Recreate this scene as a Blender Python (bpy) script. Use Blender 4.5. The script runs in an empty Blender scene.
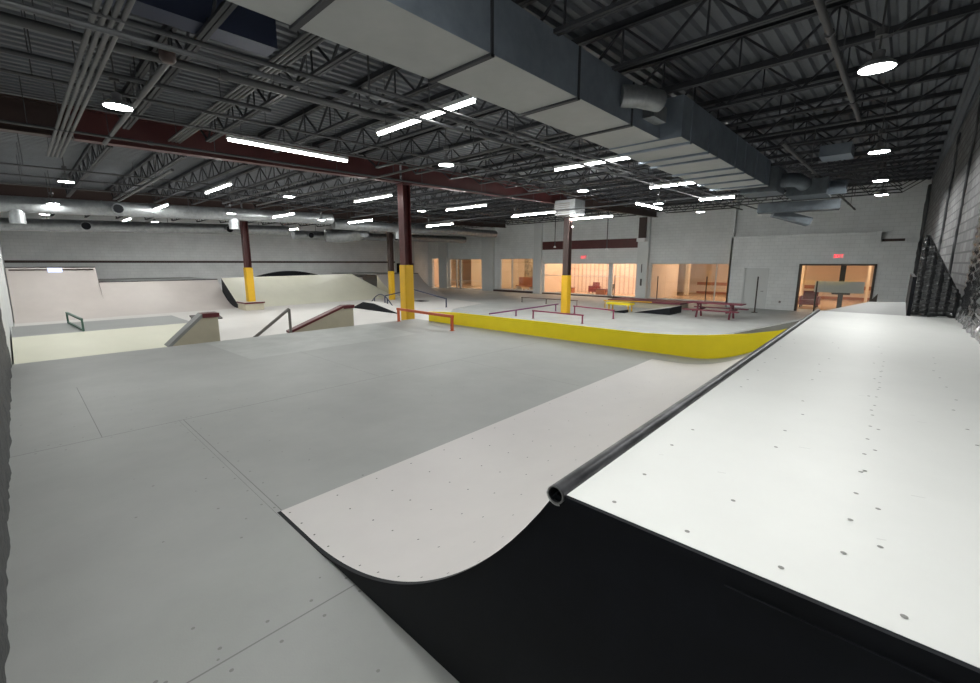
import bpy, math, random
from mathutils import Vector, Matrix, noise
random.seed(7)
sc = bpy.context.scene
COL = sc.collection

# ------------------------------------------------------------------ camera, world, exposure
cam_d = bpy.data.cameras.new('camera')
cam = bpy.data.objects.new('camera', cam_d)
COL.objects.link(cam)
cam_d.sensor_fit = 'HORIZONTAL'; cam_d.sensor_width = 36.0
cam_d.lens = 437.4 * 36.0 / 980.0
cam_d.clip_start = 0.02; cam_d.clip_end = 200
cam.matrix_world = Matrix(((0.731681, -0.121154, 0.670794, 0.0),
                           (0.681647, 0.129250, -0.720175, 0.0),
                           (0.000552, 0.984183, 0.177154, 2.0),
                           (0, 0, 0, 1)))
sc.camera = cam
world = bpy.data.worlds.new('world'); sc.world = world; world.use_nodes = True
bg = world.node_tree.nodes['Background']
bg.inputs[0].default_value = (0.75, 0.82, 1.0, 1); bg.inputs[1].default_value = 0.02
sc.view_settings.view_transform = 'Standard'; sc.view_settings.look = 'None'
sc.view_settings.gamma = 1.0; sc.view_settings.use_curve_mapping = False
sc.view_settings.exposure = 0.42
sc.cycles.max_bounces = 8; sc.cycles.diffuse_bounces = 4; sc.cycles.glossy_bounces = 3
sc.cycles.transparent_max_bounces = 12; sc.cycles.sample_clamp_indirect = 6.0
sc.cycles.use_denoising = True
HB = 185.0      # emission of a high-bay lens
TB = 20.0       # emission of a strip-light tube
WARM = 13.0     # emission of the concourse ceiling panels

# ------------------------------------------------------------------ materials
MATS = {}
def mat(name, col, rough=0.6, metal=0.0, var=0.0, vscale=3.0, bump=0.0, bscale=40.0, spec=0.5, emit=None, es=0.0, coat=0.0, col2=None, detail=4.0, stretch=None):
    if name in MATS: return MATS[name]
    m = bpy.data.materials.new(name); m.use_nodes = True
    nt = m.node_tree; b = nt.nodes['Principled BSDF']
    b.inputs['Base Color'].default_value = (*col, 1)
    b.inputs['Roughness'].default_value = rough; b.inputs['Metallic'].default_value = metal
    b.inputs['Specular IOR Level'].default_value = spec
    b.inputs['Coat Weight'].default_value = coat
    if emit:
        b.inputs['Emission Color'].default_value = (*emit, 1); b.inputs['Emission Strength'].default_value = es
    if var or bump:
        tc = nt.nodes.new('ShaderNodeTexCoord')
        src = tc.outputs['Object']
        if stretch:
            mp = nt.nodes.new('ShaderNodeMapping'); mp.inputs['Scale'].default_value = stretch
            nt.links.new(src, mp.inputs['Vector']); src = mp.outputs['Vector']
    if var:
        n = nt.nodes.new('ShaderNodeTexNoise'); n.inputs['Scale'].default_value = vscale
        n.inputs['Detail'].default_value = detail; n.inputs['Roughness'].default_value = 0.65
        nt.links.new(src, n.inputs['Vector'])
        r = nt.nodes.new('ShaderNodeValToRGB')
        r.color_ramp.elements[0].position = 0.3; r.color_ramp.elements[1].position = 0.7
        c2 = col2 if col2 else tuple(min(1, c * (1 + var)) for c in col)
        c1 = tuple(c * (1 - var) for c in col)
        r.color_ramp.elements[0].color = (*c1, 1); r.color_ramp.elements[1].color = (*c2, 1)
        nt.links.new(n.outputs['Fac'], r.inputs['Fac']); nt.links.new(r.outputs['Color'], b.inputs['Base Color'])
    if bump:
        n2 = nt.nodes.new('ShaderNodeTexNoise'); n2.inputs['Scale'].default_value = bscale; n2.inputs['Detail'].default_value = 3
        nt.links.new(src, n2.inputs['Vector'])
        bp = nt.nodes.new('ShaderNodeBump'); bp.inputs['Strength'].default_value = bump; bp.inputs['Distance'].default_value = 0.02
        nt.links.new(n2.outputs['Fac'], bp.inputs['Height']); nt.links.new(bp.outputs['Normal'], b.inputs['Normal'])
    MATS[name] = m
    return m

def brick_mat(name, c1, c2, mortar, sx=1.0, rough=0.8, axis='XZ', bw=0.4, bh=0.2, ms=0.012):
    m = bpy.data.materials.new(name); m.use_nodes = True
    nt = m.node_tree; b = nt.nodes['Principled BSDF']; b.inputs['Roughness'].default_value = rough
    tc = nt.nodes.new('ShaderNodeTexCoord'); sp = nt.nodes.new('ShaderNodeSeparateXYZ'); cb = nt.nodes.new('ShaderNodeCombineXYZ')
    nt.links.new(tc.outputs['Object'], sp.inputs[0])
    nt.links.new(sp.outputs[axis[0]], cb.inputs[0]); nt.links.new(sp.outputs[axis[1]], cb.inputs[1])
    br = nt.nodes.new('ShaderNodeTexBrick'); br.inputs['Scale'].default_value = 1.0
    br.inputs['Brick Width'].default_value = bw; br.inputs['Row Height'].default_value = bh; br.inputs['Mortar Size'].default_value = ms
    br.inputs['Color1'].default_value = (*c1, 1); br.inputs['Color2'].default_value = (*c2, 1); br.inputs['Mortar'].default_value = (*mortar, 1)
    nt.links.new(cb.outputs[0], br.inputs['Vector'])
    nz = nt.nodes.new('ShaderNodeTexNoise'); nz.inputs['Scale'].default_value = 1.3; nz.inputs['Detail'].default_value = 5
    nt.links.new(tc.outputs['Object'], nz.inputs['Vector'])
    rp = nt.nodes.new('ShaderNodeMapRange'); rp.inputs['To Min'].default_value = 0.84; rp.inputs['To Max'].default_value = 1.12
    nt.links.new(nz.outputs['Fac'], rp.inputs['Value'])
    mx = nt.nodes.new('ShaderNodeMix'); mx.data_type = 'RGBA'; mx.blend_type = 'MULTIPLY'; mx.inputs['Factor'].default_value = 1
    nt.links.new(br.outputs['Color'], mx.inputs['A']); nt.links.new(rp.outputs['Result'], mx.inputs['B'])
    nt.links.new(mx.outputs['Result'], b.inputs['Base Color'])
    bp = nt.nodes.new('ShaderNodeBump'); bp.inputs['Strength'].default_value = 0.25; bp.inputs['Distance'].default_value = 0.01
    nt.links.new(br.outputs['Fac'], bp.inputs['Height']); bp.invert = True
    nt.links.new(bp.outputs['Normal'], b.inputs['Normal'])
    return m

def glass_mat():
    m = bpy.data.materials.new('pane_glass'); m.use_nodes = True
    nt = m.node_tree; nt.nodes.clear()
    o = nt.nodes.new('ShaderNodeOutputMaterial'); mx = nt.nodes.new('ShaderNodeMixShader')
    t = nt.nodes.new('ShaderNodeBsdfTransparent'); t.inputs[0].default_value = (0.93, 0.95, 0.94, 1)
    g = nt.nodes.new('ShaderNodeBsdfGlossy'); g.inputs['Roughness'].default_value = 0.03
    mx.inputs[0].default_value = 0.07
    nt.links.new(t.outputs[0], mx.inputs[1]); nt.links.new(g.outputs[0], mx.inputs[2]); nt.links.new(mx.outputs[0], o.inputs[0])
    return m

M = dict(
    conc=mat('concrete_floor', (0.42, 0.43, 0.42), 0.55, var=0.12, vscale=0.8),
    plat=mat('grey_floor_sheet', (0.345, 0.352, 0.342), 0.55, var=0.07, vscale=1.2, detail=8, bump=0.05, bscale=120),
    plat2=mat('scuffed_grey_sheet', (0.40, 0.415, 0.40), 0.55, var=0.12, vscale=1.6, detail=8),
    seam=mat('dark_seam', (0.22, 0.22, 0.215), 0.8),
    screw=mat('screw_head', (0.22, 0.22, 0.21), 0.5),
    screwd=mat('dark_screw_head', (0.10, 0.10, 0.10), 0.5),
    scuff=mat('grey_scuff', (0.60, 0.60, 0.59), 0.6),
    white=mat('white_deck_sheet', (0.70, 0.705, 0.69), 0.5, var=0.035, vscale=1.5, detail=8),
    pink=mat('pale_transition_sheet', (0.64, 0.61, 0.60), 0.5, var=0.04, vscale=1.0, detail=8),
    pinkw=mat('pale_pinkish_ramp_sheet', (0.50, 0.455, 0.43), 0.55, var=0.05, vscale=0.7),
    cream=mat('cream_ramp_sheet', (0.60, 0.59, 0.485), 0.55, var=0.04, vscale=0.8),
    whitef=mat('white_course_sheet', (0.58, 0.56, 0.54), 0.55, var=0.04, vscale=0.5),
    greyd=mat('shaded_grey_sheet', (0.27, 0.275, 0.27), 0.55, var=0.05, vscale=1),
    black=mat('black_painted_ply', (0.0055, 0.0065, 0.0095), 0.6, var=0.35, vscale=2.5, spec=0.22),
    steel=mat('worn_black_steel', (0.035, 0.037, 0.042), 0.38, metal=0.5, var=0.5, vscale=4, col2=(0.10, 0.10, 0.11)),
    steelrim=mat('bare_steel_edge', (0.45, 0.45, 0.45), 0.35, metal=0.9),
    yellow=mat('yellow_paint', (0.92, 0.74, 0.01), 0.45, var=0.04, vscale=1.5),
    yellow2=mat('yellow_column_pad', (0.72, 0.42, 0.012), 0.5, var=0.06, vscale=2),
    maroon=mat('maroon_steel', (0.085, 0.018, 0.018), 0.5, var=0.15, vscale=2),
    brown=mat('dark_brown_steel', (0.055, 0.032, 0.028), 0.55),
    joist=mat('dark_joist_paint', (0.028, 0.030, 0.036), 0.6),
    deckc=mat('dark_roof_deck', (0.12, 0.13, 0.146), 0.55, var=0.1, vscale=2),
    pipe=mat('dark_pipe', (0.07, 0.072, 0.078), 0.5, metal=0.2),
    pipel=mat('grey_conduit', (0.085, 0.085, 0.088), 0.5, metal=0.3),
    galv=mat('galvanised_sheet', (0.30, 0.315, 0.325), 0.42, metal=0.7, var=0.22, vscale=5, detail=6),
    galvd=mat('dark_galvanised_sheet', (0.24, 0.28, 0.33), 0.45, metal=0.5, var=0.15, vscale=3),
    galvx=mat('dull_galvanised_sheet', (0.13, 0.15, 0.17), 0.5, metal=0.4, var=0.2, vscale=4),
    under=mat('grey_duct_underside', (0.40, 0.41, 0.40), 0.6, var=0.07, vscale=1.5),
    navy=mat('navy_duct_side', (0.035, 0.045, 0.085), 0.5, metal=0.2),
    fix=mat('white_fixture', (0.75, 0.75, 0.75), 0.4),
    hood=mat('grey_lamp_hood', (0.25, 0.25, 0.26), 0.4, metal=0.3),
    hbl=mat('lamp_lens', (1, 1, 1), 0.4, emit=(0.99, 1.0, 0.965), es=HB),
    hbl2=mat('strong_lamp_lens', (1, 1, 1), 0.4, emit=(0.99, 1.0, 0.965), es=HB*1.5),
    tube2=mat('strong_lit_tube', (1, 1, 1), 0.4, emit=(0.99, 1.0, 0.965), es=TB*5.2),
    tube=mat('lit_tube', (1, 1, 1), 0.4, emit=(0.99, 1.0, 0.965), es=TB),
    warm=mat('warm_ceiling_panel', (1, 1, 1), 0.4, emit=(1.0, 0.76, 0.57), es=WARM),
    blue=mat('bluish_lit_box', (0.7, 0.75, 1), 0.4, emit=(0.62, 0.72, 1.0), es=0.85),
    exitm=mat('exit_sign_face', (0.75, 0.70, 0.70), 0.4),
    exitl=mat('lit_red_letter', (0.8, 0.03, 0.04), 0.4, emit=(1, 0.05, 0.08), es=1.2),
    pad=mat('dark_grey_pad', (0.055, 0.058, 0.06), 0.6, var=0.4, vscale=9, bump=0.6, bscale=30),
    plastic=mat('shiny_black_wrap', (0.012, 0.013, 0.015), 0.16, coat=0.6, bump=0.35, bscale=22),
    clearp=mat('crumpled_grey_plastic', (0.17, 0.175, 0.18), 0.22, coat=0.5, bump=0.8, bscale=18),
    hub=mat('tan_ply_side', (0.50, 0.46, 0.35), 0.6, var=0.06, vscale=2),
    hubtop=mat('dark_red_ledge_top', (0.12, 0.016, 0.022), 0.45),
    railgrey=mat('grey_rail_steel', (0.20, 0.185, 0.175), 0.45, metal=0.4),
    railgreen=mat('green_rail_paint', (0.06, 0.13, 0.10), 0.5),
    orange=mat('orange_rail_paint', (0.55, 0.10, 0.03), 0.45),
    darkblue=mat('navy_rail_paint', (0.025, 0.03, 0.07), 0.45),
    purple=mat('purple_rail_paint', (0.20, 0.05, 0.14), 0.45),
    magenta=mat('magenta_rail_paint', (0.25, 0.03, 0.08), 0.45),
    taupe=mat('taupe_rail_paint', (0.17, 0.13, 0.12), 0.5),
    table=mat('maroon_table_coating', (0.17, 0.03, 0.05), 0.5),
    greyw=mat('grey_wall_paint', (0.62, 0.64, 0.64), 0.75, var=0.05, vscale=0.6),
    doorp=mat('grey_door_paint', (0.60, 0.62, 0.615), 0.6),
    frame=mat('dark_frame', (0.05, 0.04, 0.035), 0.5),
    tan=mat('tan_concourse_wall', (0.76, 0.60, 0.45), 0.7, var=0.05, vscale=1),
    cream2=mat('cream_concourse_wall', (0.76, 0.62, 0.44), 0.7),
    tile=mat('polished_tan_tile', (0.55, 0.40, 0.27), 0.18, var=0.08, vscale=1),
    redch=mat('red_upholstery', (0.22, 0.03, 0.03), 0.6),
    redlt=mat('reddish_wood', (0.42, 0.16, 0.08), 0.5),
    signw=mat('pale_sign_panel', (0.72, 0.73, 0.72), 0.5),
    glass=glass_mat(),
)
M['wallL'] = brick_mat('pale_block_wall', (0.82, 0.83, 0.83), (0.79, 0.80, 0.80), (0.73, 0.74, 0.74), axis='YZ')
M['wallF'] = brick_mat('grey_block_wall', (0.76, 0.78, 0.78), (0.73, 0.75, 0.75), (0.66, 0.68, 0.68), axis='XZ')
M['wallR'] = brick_mat('mottled_brick_wall', (0.17, 0.17, 0.175), (0.10, 0.10, 0.105), (0.06, 0.06, 0.063), axis='YZ', bw=0.5, bh=0.2, ms=0.02)

def slat_mat():
    m = bpy.data.materials.new('pink_ribbed_shutter'); m.use_nodes = True
    nt = m.node_tree; b = nt.nodes['Principled BSDF']; b.inputs['Roughness'].default_value = 0.5
    tc = nt.nodes.new('ShaderNodeTexCoord'); w = nt.nodes.new('ShaderNodeTexWave'); w.wave_type = 'BANDS'; w.bands_direction = 'X'
    w.inputs['Scale'].default_value = 0.75
    nt.links.new(tc.outputs['Object'], w.inputs['Vector'])
    r = nt.nodes.new('ShaderNodeValToRGB'); r.color_ramp.elements[0].position = 0.05; r.color_ramp.elements[1].position = 0.35
    r.color_ramp.elements[0].color = (0.62, 0.43, 0.35, 1); r.color_ramp.elements[1].color = (0.84, 0.66, 0.56, 1)
    nt.links.new(w.outputs['Fac'], r.inputs['Fac']); nt.links.new(r.outputs['Color'], b.inputs['Base Color'])
    return m
M['slat'] = slat_mat()

# ------------------------------------------------------------------ mesh helpers
class MB:
    def __init__(s): s.v = []; s.f = []; s.mi = []; s.sm = []
    def add(s, vs, fs, mi=0, smooth=False):
        b = len(s.v); s.v += [tuple(v) for v in vs]
        for f in fs: s.f.append(tuple(i + b for i in f)); s.mi.append(mi); s.sm.append(smooth)
        return s
    def box(s, x0, x1, y0, y1, z0, z1, mi=0):
        x0, x1 = sorted((x0, x1)); y0, y1 = sorted((y0, y1)); z0, z1 = sorted((z0, z1))
        vs = [(x0,y0,z0),(x1,y0,z0),(x1,y1,z0),(x0,y1,z0),(x0,y0,z1),(x1,y0,z1),(x1,y1,z1),(x0,y1,z1)]
        return s.add(vs, [(0,3,2,1),(4,5,6,7),(0,1,5,4),(1,2,6,5),(2,3,7,6),(3,0,4,7)], mi)
    def bar(s, p, q, w, h, up=(0,0,1), mi=0):     # rectangular bar between two points
        p = Vector(p); q = Vector(q); d = (q - p).normalized(); up = Vector(up)
        r = d.cross(up)
        if r.length < 1e-4: r = d.cross(Vector((1,0,0)))
        r.normalize(); u = r.cross(d)
        r *= w/2; u *= h/2
        vs = [p-r-u, p+r-u, p+r+u, p-r+u, q-r-u, q+r-u, q+r+u, q-r+u]
        return s.add(vs, [(0,1,2,3),(7,6,5,4),(0,4,5,1),(1,5,6,2),(2,6,7,3),(3,7,4,0)], mi)
    def tube(s, pts, r, n=10, cap=True, mi=0, smooth=True):
        pts = [Vector(p) for p in pts]; vs = []; fs = []
        for i, p in enumerate(pts):
            d = (pts[min(i+1, len(pts)-1)] - pts[max(i-1, 0)]).normalized()
            a = Vector((0,0,1)) if abs(d.z) < 0.9 else Vector((1,0,0))
            u = d.cross(a).normalized(); w = u.cross(d)
            rr = r[i] if isinstance(r, (list, tuple)) else r
            for k in range(n):
                t = 2*math.pi*k/n; vs.append(p + u*math.cos(t)*rr + w*math.sin(t)*rr)
        for i in range(len(pts)-1):
            for k in range(n):
                k2 = (k+1) % n; fs.append((i*n+k, i*n+k2, (i+1)*n+k2, (i+1)*n+k))
        s.add(vs, fs, mi, smooth)
        if cap:
            m = (len(pts)-1)*n
            s.add(vs[:n], [tuple(range(n))[::-1]], mi); s.add(vs[m:m+n], [tuple(range(n))], mi)
        return s
    def lathe(s, c, prof, n=20, mi=0):             # prof: (radius, z) list, around a vertical axis at c
        vs = []; fs = []
        for r, z in prof:
            for k in range(n):
                t = 2*math.pi*k/n; vs.append((c[0]+r*math.cos(t), c[1]+r*math.sin(t), c[2]+z))
        for i in range(len(prof)-1):
            for k in range(n):
                k2 = (k+1) % n; fs.append((i*n+k, i*n+k2, (i+1)*n+k2, (i+1)*n+k))
        return s.add(vs, fs, mi, True)
    def disc(s, c, r, n=20, up=True, mi=0):
        vs = [(c[0]+r*math.cos(2*math.pi*k/n), c[1]+r*math.sin(2*math.pi*k/n), c[2]) for k in range(n)]
        return s.add(vs, [tuple(range(n)) if up else tuple(range(n))[::-1]], mi)
    def prism(s, poly, ax, a0, a1, mi=0):          # polygon in the two other axes, extruded along ax
        n = len(poly); vs = []
        for a in (a0, a1):
            for (p, q) in poly:
                vs.append((a,p,q) if ax == 'x' else (p,a,q) if ax == 'y' else (p,q,a))
        fs = [tuple(range(n))[::-1], tuple(range(n, 2*n))]
        for k in range(n): k2 = (k+1) % n; fs.append((k, k2, n+k2, n+k))
        return s.add(vs, fs, mi)
    def build(s, name, mats, parent=None, origin=None):
        me = bpy.data.meshes.new(name)
        o = Vector(origin) if origin is not None else (Vector(parent['base']) if parent is not None else Vector((0,0,0)))
        me.from_pydata([Vector(v) - o for v in s.v], [], s.f)
        ms = mats if isinstance(mats, (list, tuple)) else [mats]
        for m in ms: me.materials.append(m)
        me.polygons.foreach_set('material_index', s.mi); me.polygons.foreach_set('use_smooth', s.sm)
        import bmesh
        b = bmesh.new(); b.from_mesh(me); bmesh.ops.recalc_face_normals(b, faces=b.faces); b.to_mesh(me); b.free()
        me.update()
        ob = bpy.data.objects.new(name, me); COL.objects.link(ob)
        if parent is not None: ob.parent = parent
        else: ob.location = o
        return ob

def thing(name, label, cat, loc=(0,0,0), group=None):
    o = bpy.data.objects.new(name, None); COL.objects.link(o)
    o.location = loc; o.empty_display_size = 0.1
    o['base'] = list(loc)
    o['label'] = label; o['category'] = cat
    if group: o['group'] = group
    return o
def tag(o, label, cat, group=None, kind=None):
    o['label'] = label; o['category'] = cat
    if group: o['group'] = group
    if kind: o['kind'] = kind
    return o
def struct(name, mb, mats, label, cat, parent=None):
    o = mb.build(name, mats, parent)
    o['kind'] = 'structure'
    if parent is None: o['label'] = label; o['category'] = cat
    return o
def sroot(name, label, cat, loc=(0,0,0)):
    o = thing(name, label, cat, loc); o['kind'] = 'structure'; return o
def dup(root, loc, label, group=None):
    r = root.copy(); COL.objects.link(r); r.location = loc; r['label'] = label; r['base'] = list(loc)
    if group: r['group'] = group
    for ch in root.children:
        c = ch.copy(); COL.objects.link(c); c.parent = r
        for g in ch.children:
            d = g.copy(); COL.objects.link(d); d.parent = c
    return r
ORD = ['first','second','third','fourth','fifth','sixth','seventh','eighth','ninth','tenth','eleventh','twelfth','thirteenth','fourteenth','fifteenth','sixteenth','seventeenth','eighteenth','nineteenth','twentieth','twenty-first','twenty-second']
F = -0.68                     # the hall's own floor; the wooden skate platform is at z = 0
def zdeck(y): return 5.3 + 0.02*y

# ------------------------------------------------------------------ the shell
XL, XR, YB, YW = -38.7, 0.95, -0.34, 31.5
struct('floor', MB().box(XL, XR, YB, 31.5, F-0.2, F), M['conc'], 'grey concrete floor of the hall beyond the skate course', 'floor')
struct('wall_left', MB().box(XL-0.2, XL, YB, 31.8, F-0.2, 6.2), M['wallL'], 'pale block wall with a long dark stripe behind the big quarter pipe', 'wall')
struct('trim_1', MB().box(XL, XL+0.03, YB, 29.5, 1.98, 2.13), M['brown'], 'dark stripe running along the pale block wall behind the quarter pipes', 'trim')
struct('wall_back', MB().box(XL, XR+0.2, YB-0.2, YB, F-0.2, 6.2), M['greyw'], 'grey wall behind the dark padding at the edge of the floor', 'wall')
struct('wall_right', MB().prism([(1.0,YB),(1.2,YB),(0.7,30.5),(0.5,30.5)], 'z', F-0.2, 6.2), M['wallR'], 'dark mottled brick wall beside the white ramp deck', 'wall')

# window wall with four openings (x0, x1, z0, z1)
OP = [(-38.1,-36.8,F,2.45), (-35.3,-30.3,F+0.02,2.4), (-28.05,-24.1,-0.5,2.42), (-23.0,-14.4,F+0.1,1.99), (-13.45,-8.05,F+0.1,1.99)]
mb = MB(); xs = XL
for (a, b, z0, z1) in OP:
    mb.box(xs, a, YW, YW+0.3, F-0.2, 6.2); mb.box(a, b, YW, YW+0.3, z1, 6.2); mb.box(a, b, YW, YW+0.3, F-0.2, z0); xs = b
mb.box(xs, -7.8, YW, YW+0.3, F-0.2, 6.2)
struct('wall_window', mb, M['wallF'], 'grey block wall with the row of wide lit windows at the hall end', 'wall')
# exit wall, one step nearer
mb = MB()
mb.box(-7.85, -6.97, 30.0, 30.3, F-0.2, 3.55); mb.box(-5.73, -4.25, 30.0, 30.3, F-0.2, 3.55)
mb.box(-6.97, -5.73, 30.0, 30.3, 1.68, 3.55); mb.box(-4.25, -1.0, 30.0, 30.3, 1.93, 3.55); mb.box(-1.0, 0.5, 30.0, 30.3, F-0.2, 3.05)
mb.box(-7.85, 0.5, 30.3, 30.5, 3.0, 6.2); mb.box(-7.85, -7.75, 30.0, 31.8, F-0.2, 6.2)
mb.box(-7.85, -1.0, 29.93, 30.3, 3.5, 3.57); mb.box(-1.0, 0.5, 29.93, 30.3, 2.99, 3.06)
struct('wall_exit', mb, M['wallF'], 'grey block wall holding the plain grey door and the wide lit exit opening', 'wall')
struct('trim_9', MB().box(-0.95, -0.1, 30.25, 30.3, 3.06, 3.2), M['brown'], 'dark slot above the lower wall beside the wide exit opening', 'trim')
struct('trim_2', MB().box(-23.4, -14.3, YW-0.04, YW, 3.1, 3.78), M['maroon'], 'maroon band painted high on the wall above the wide pink window', 'trim')
for i, (a, b, d, l) in enumerate([(-36.7,-35.4,0.25,'grey wall pier beside the narrow opening in the far corner'), (-30.2,-28.7,0.3,'grey wall pier between the cream lit window and the reddish bench window'),
                                  (-23.9,-23.1,0.22,'grey wall pier between the reddish bench window and the wide pink window'), (-14.35,-13.55,0.3,'grey wall pier between the wide pink window and the tan lit window')]):
    struct('trim_%d' % (i+3), MB().box(a, b, YW-d, YW, F, 5.3), M['greyw'], l, 'pillar')
struct('baseboard_window', MB().box(-28.6, -24.0, YW-0.35, YW, F, F+0.16).box(-23.05, -8.0, YW-0.05, YW, F, F+0.1), M['brown'], 'dark low sill running under the lit windows', 'baseboard')

def window(n, a, b, z0, z1, label, mulls, rail=None):
    r = sroot('window_%d' % n, label, 'window', ((a+b)/2, YW+0.15, z0))
    f = MB(); w = 0.07
    f.box(a, a+w, YW+0.05, YW+0.2, z0, z1).box(b-w, b, YW+0.05, YW+0.2, z0, z1).box(a, b, YW+0.05, YW+0.2, z1-w, z1).box(a, b, YW+0.05, YW+0.2, z0, z0+w)
    for m_, mw in mulls: f.box(m_-mw/2, m_+mw/2, YW+0.05, YW+0.2, z0, z1)
    if rail: f.box(a, b, YW+0.02, YW+0.06, rail-0.02, rail+0.02)
    o = f.build('window_frame', M['greyw'], r); o['kind'] = 'structure'
    g = MB().box(a+0.03, b-0.03, YW+0.12, YW+0.135, z0+0.03, z1-0.03).build('pane', M['glass'], r); g['kind'] = 'structure'
window(1, -35.3, -30.3, F+0.02, 2.4, 'cream lit window beside the curved end of the corner quarter pipe', [(-34.2, 0.1), (-33.6, 0.25)], 0.2)
window(2, -28.05, -24.1, -0.5, 2.42, 'lit window with a reddish bench behind the glass', [(-26.6, 0.08)])
window(3, -23.0, -14.4, F+0.1, 1.99, 'wide lit window with a pink ribbed shutter and chairs behind', [(-16.6, 0.32)], 0.95)
window(4, -13.45, -8.05, F+0.1, 1.99, 'wide tan lit window beyond the maroon picnic table', [(-9.0, 0.05)])

# doors
r = sroot('door_1', 'plain grey door in the grey wall beyond the picnic table', 'door', (-6.35, 30.0, F))
f = MB().box(-7.0,-6.92,29.97,30.1,F,1.7).box(-5.78,-5.7,29.97,30.1,F,1.7).box(-7.0,-5.7,29.97,30.1,1.62,1.7).build('door_frame', M['greyw'], r); f['kind']='structure'
f = MB().box(-6.92,-5.78,30.02,30.08,F,1.62).build('door_leaf', M['doorp'], r); f['kind']='structure'
h = MB().tube([(-5.9,30.02,0.35),(-5.9,29.95,0.35),(-6.02,29.95,0.35)],0.015,6).build('door_handle', M['railgrey'], f, origin=r['base']); h['kind']='structure'
r = sroot('door_2', 'wide lit exit opening in a dark frame under the red exit sign', 'doorway', (-2.6, 30.0, F))
f = MB().box(-4.27,-4.17,29.96,30.34,F,1.95).box(-1.08,-0.98,29.96,30.34,F,1.95).box(-4.27,-0.98,29.96,30.34,1.86,1.95).build('door_frame', M['frame'], r); f['kind']='structure'
g = MB().box(-4.17,-1.08,30.2,30.215,F,1.86).build('pane', M['glass'], r); g['kind']='structure'
r = sroot('door_3', 'black doorway in the striped wall near the far corner', 'door', (XL, 28.3, F))
f = MB().box(XL, XL+0.05, 27.2, 29.4, F, 1.95).build('door_leaf', M['black'], r); f['kind']='structure'
f = MB().box(XL, XL+0.08, 27.05, 27.2, F, 4.3).box(XL, XL+0.08, 29.4, 29.5, F, 4.3).box(XL,XL+0.04,27.2,29.4,1.95,4.2).build('door_frame', M['greyw'], r); f['kind']='structure'

# lit concourse behind the windows
struct('floor_concourse', MB().box(-42, 3, 31.8, 42, F-0.2, F), M['tile'], 'polished tan tile floor of the lit concourse behind the windows', 'floor')
mb = MB(); mb.box(-42, 3, 41.8, 42, F-0.2, 3.4); mb.box(2.8, 3, 31.8, 42, F-0.2, 3.4); mb.box(-42, -41.8, 31.8, 42, F-0.2, 3.4)
mb.box(-23.6,-23.4,31.8,36.2,F,3.4); mb.box(-13.6,-13.4,31.8,37,F,3.4)
struct('wall_concourse', mb, M['tan'], 'tan wall of the lit concourse behind the windows', 'wall')
struct('wall_shutter', MB().box(-23.4, -13.6, 36.0, 36.2, F, 3.4), M['slat'], 'pink ribbed shutter wall behind the wide window', 'wall')
struct('wall_shop', MB().box(-36.5,-23.6,36.0,36.2,F,3.4).box(-29.7,-29.5,31.8,36,F,3.4), M['cream2'], 'cream shop wall behind the cream window and the bench window', 'wall')
struct('trim_7', MB().box(-13.4, 2.8, 41.74, 41.8, 0.05, 0.32).box(-13.4,2.8,41.7,41.8,F,F+0.2), M['redlt'], 'brown rail along the tan concourse wall', 'trim')
struct('trim_8', MB().box(-13.2,-12.9,38,38.3,F,3.2).box(-6.0,-5.2,39,39.8,F,3.2).box(-1.6,-1.45,37,37.15,F,3.2).box(-1.3,-1.15,37,37.15,F,3.2), M['cream2'], 'cream posts standing in the lit concourse', 'pillar')
struct('ceiling_concourse', MB().box(-42, 3, 31.8, 42, 3.4, 3.5), M['cream2'], 'ceiling of the lit concourse', 'ceiling')
def panel_light(x, y, w=1.2, d=2.2, lab=''):
    r = thing('ceiling_panel_light', lab, 'light', (x, y, 3.33))
    MB().box(x-w/2-0.05, x+w/2+0.05, y-d/2-0.05, y+d/2+0.05, 3.35, 3.4).build('frame', M['fix'], r)
    MB().box(x-w/2, x+w/2, y-d/2, y+d/2, 3.33, 3.349).build('diffuser', M['warm'], r)
for k, (x, y) in enumerate([(-39, 34), (-33, 34), (-26.5, 34), (-21.5, 34), (-18.5, 34), (-15.2, 34), (-11, 36), (-7.5, 36), (-4, 36), (-1, 36)]):
    panel_light(x, y, lab='warm concourse ceiling light, %s along the row from the far corner' % ORD[k])

# corrugated roof deck
mb = MB(); pitch = 0.21; nx = int((XR - XL)/pitch); prof = []
for k in range(nx+1):
    x = XL + k*pitch
    prof += [(x, 0.0), (x+0.085, 0.0), (x+0.115, 0.055), (x+0.18, 0.055)]
vs = []
for y in (YB-0.2, 31.8):
    vs += [(x, y, zdeck(y)+h) for x, h in prof]
n = len(prof)
mb.add(vs, [(k, k+1, n+k+1, n+k) for k in range(n-1)])
struct('ceiling', mb, M['deckc'], 'dark corrugated steel roof deck above the joists', 'ceiling')

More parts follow.
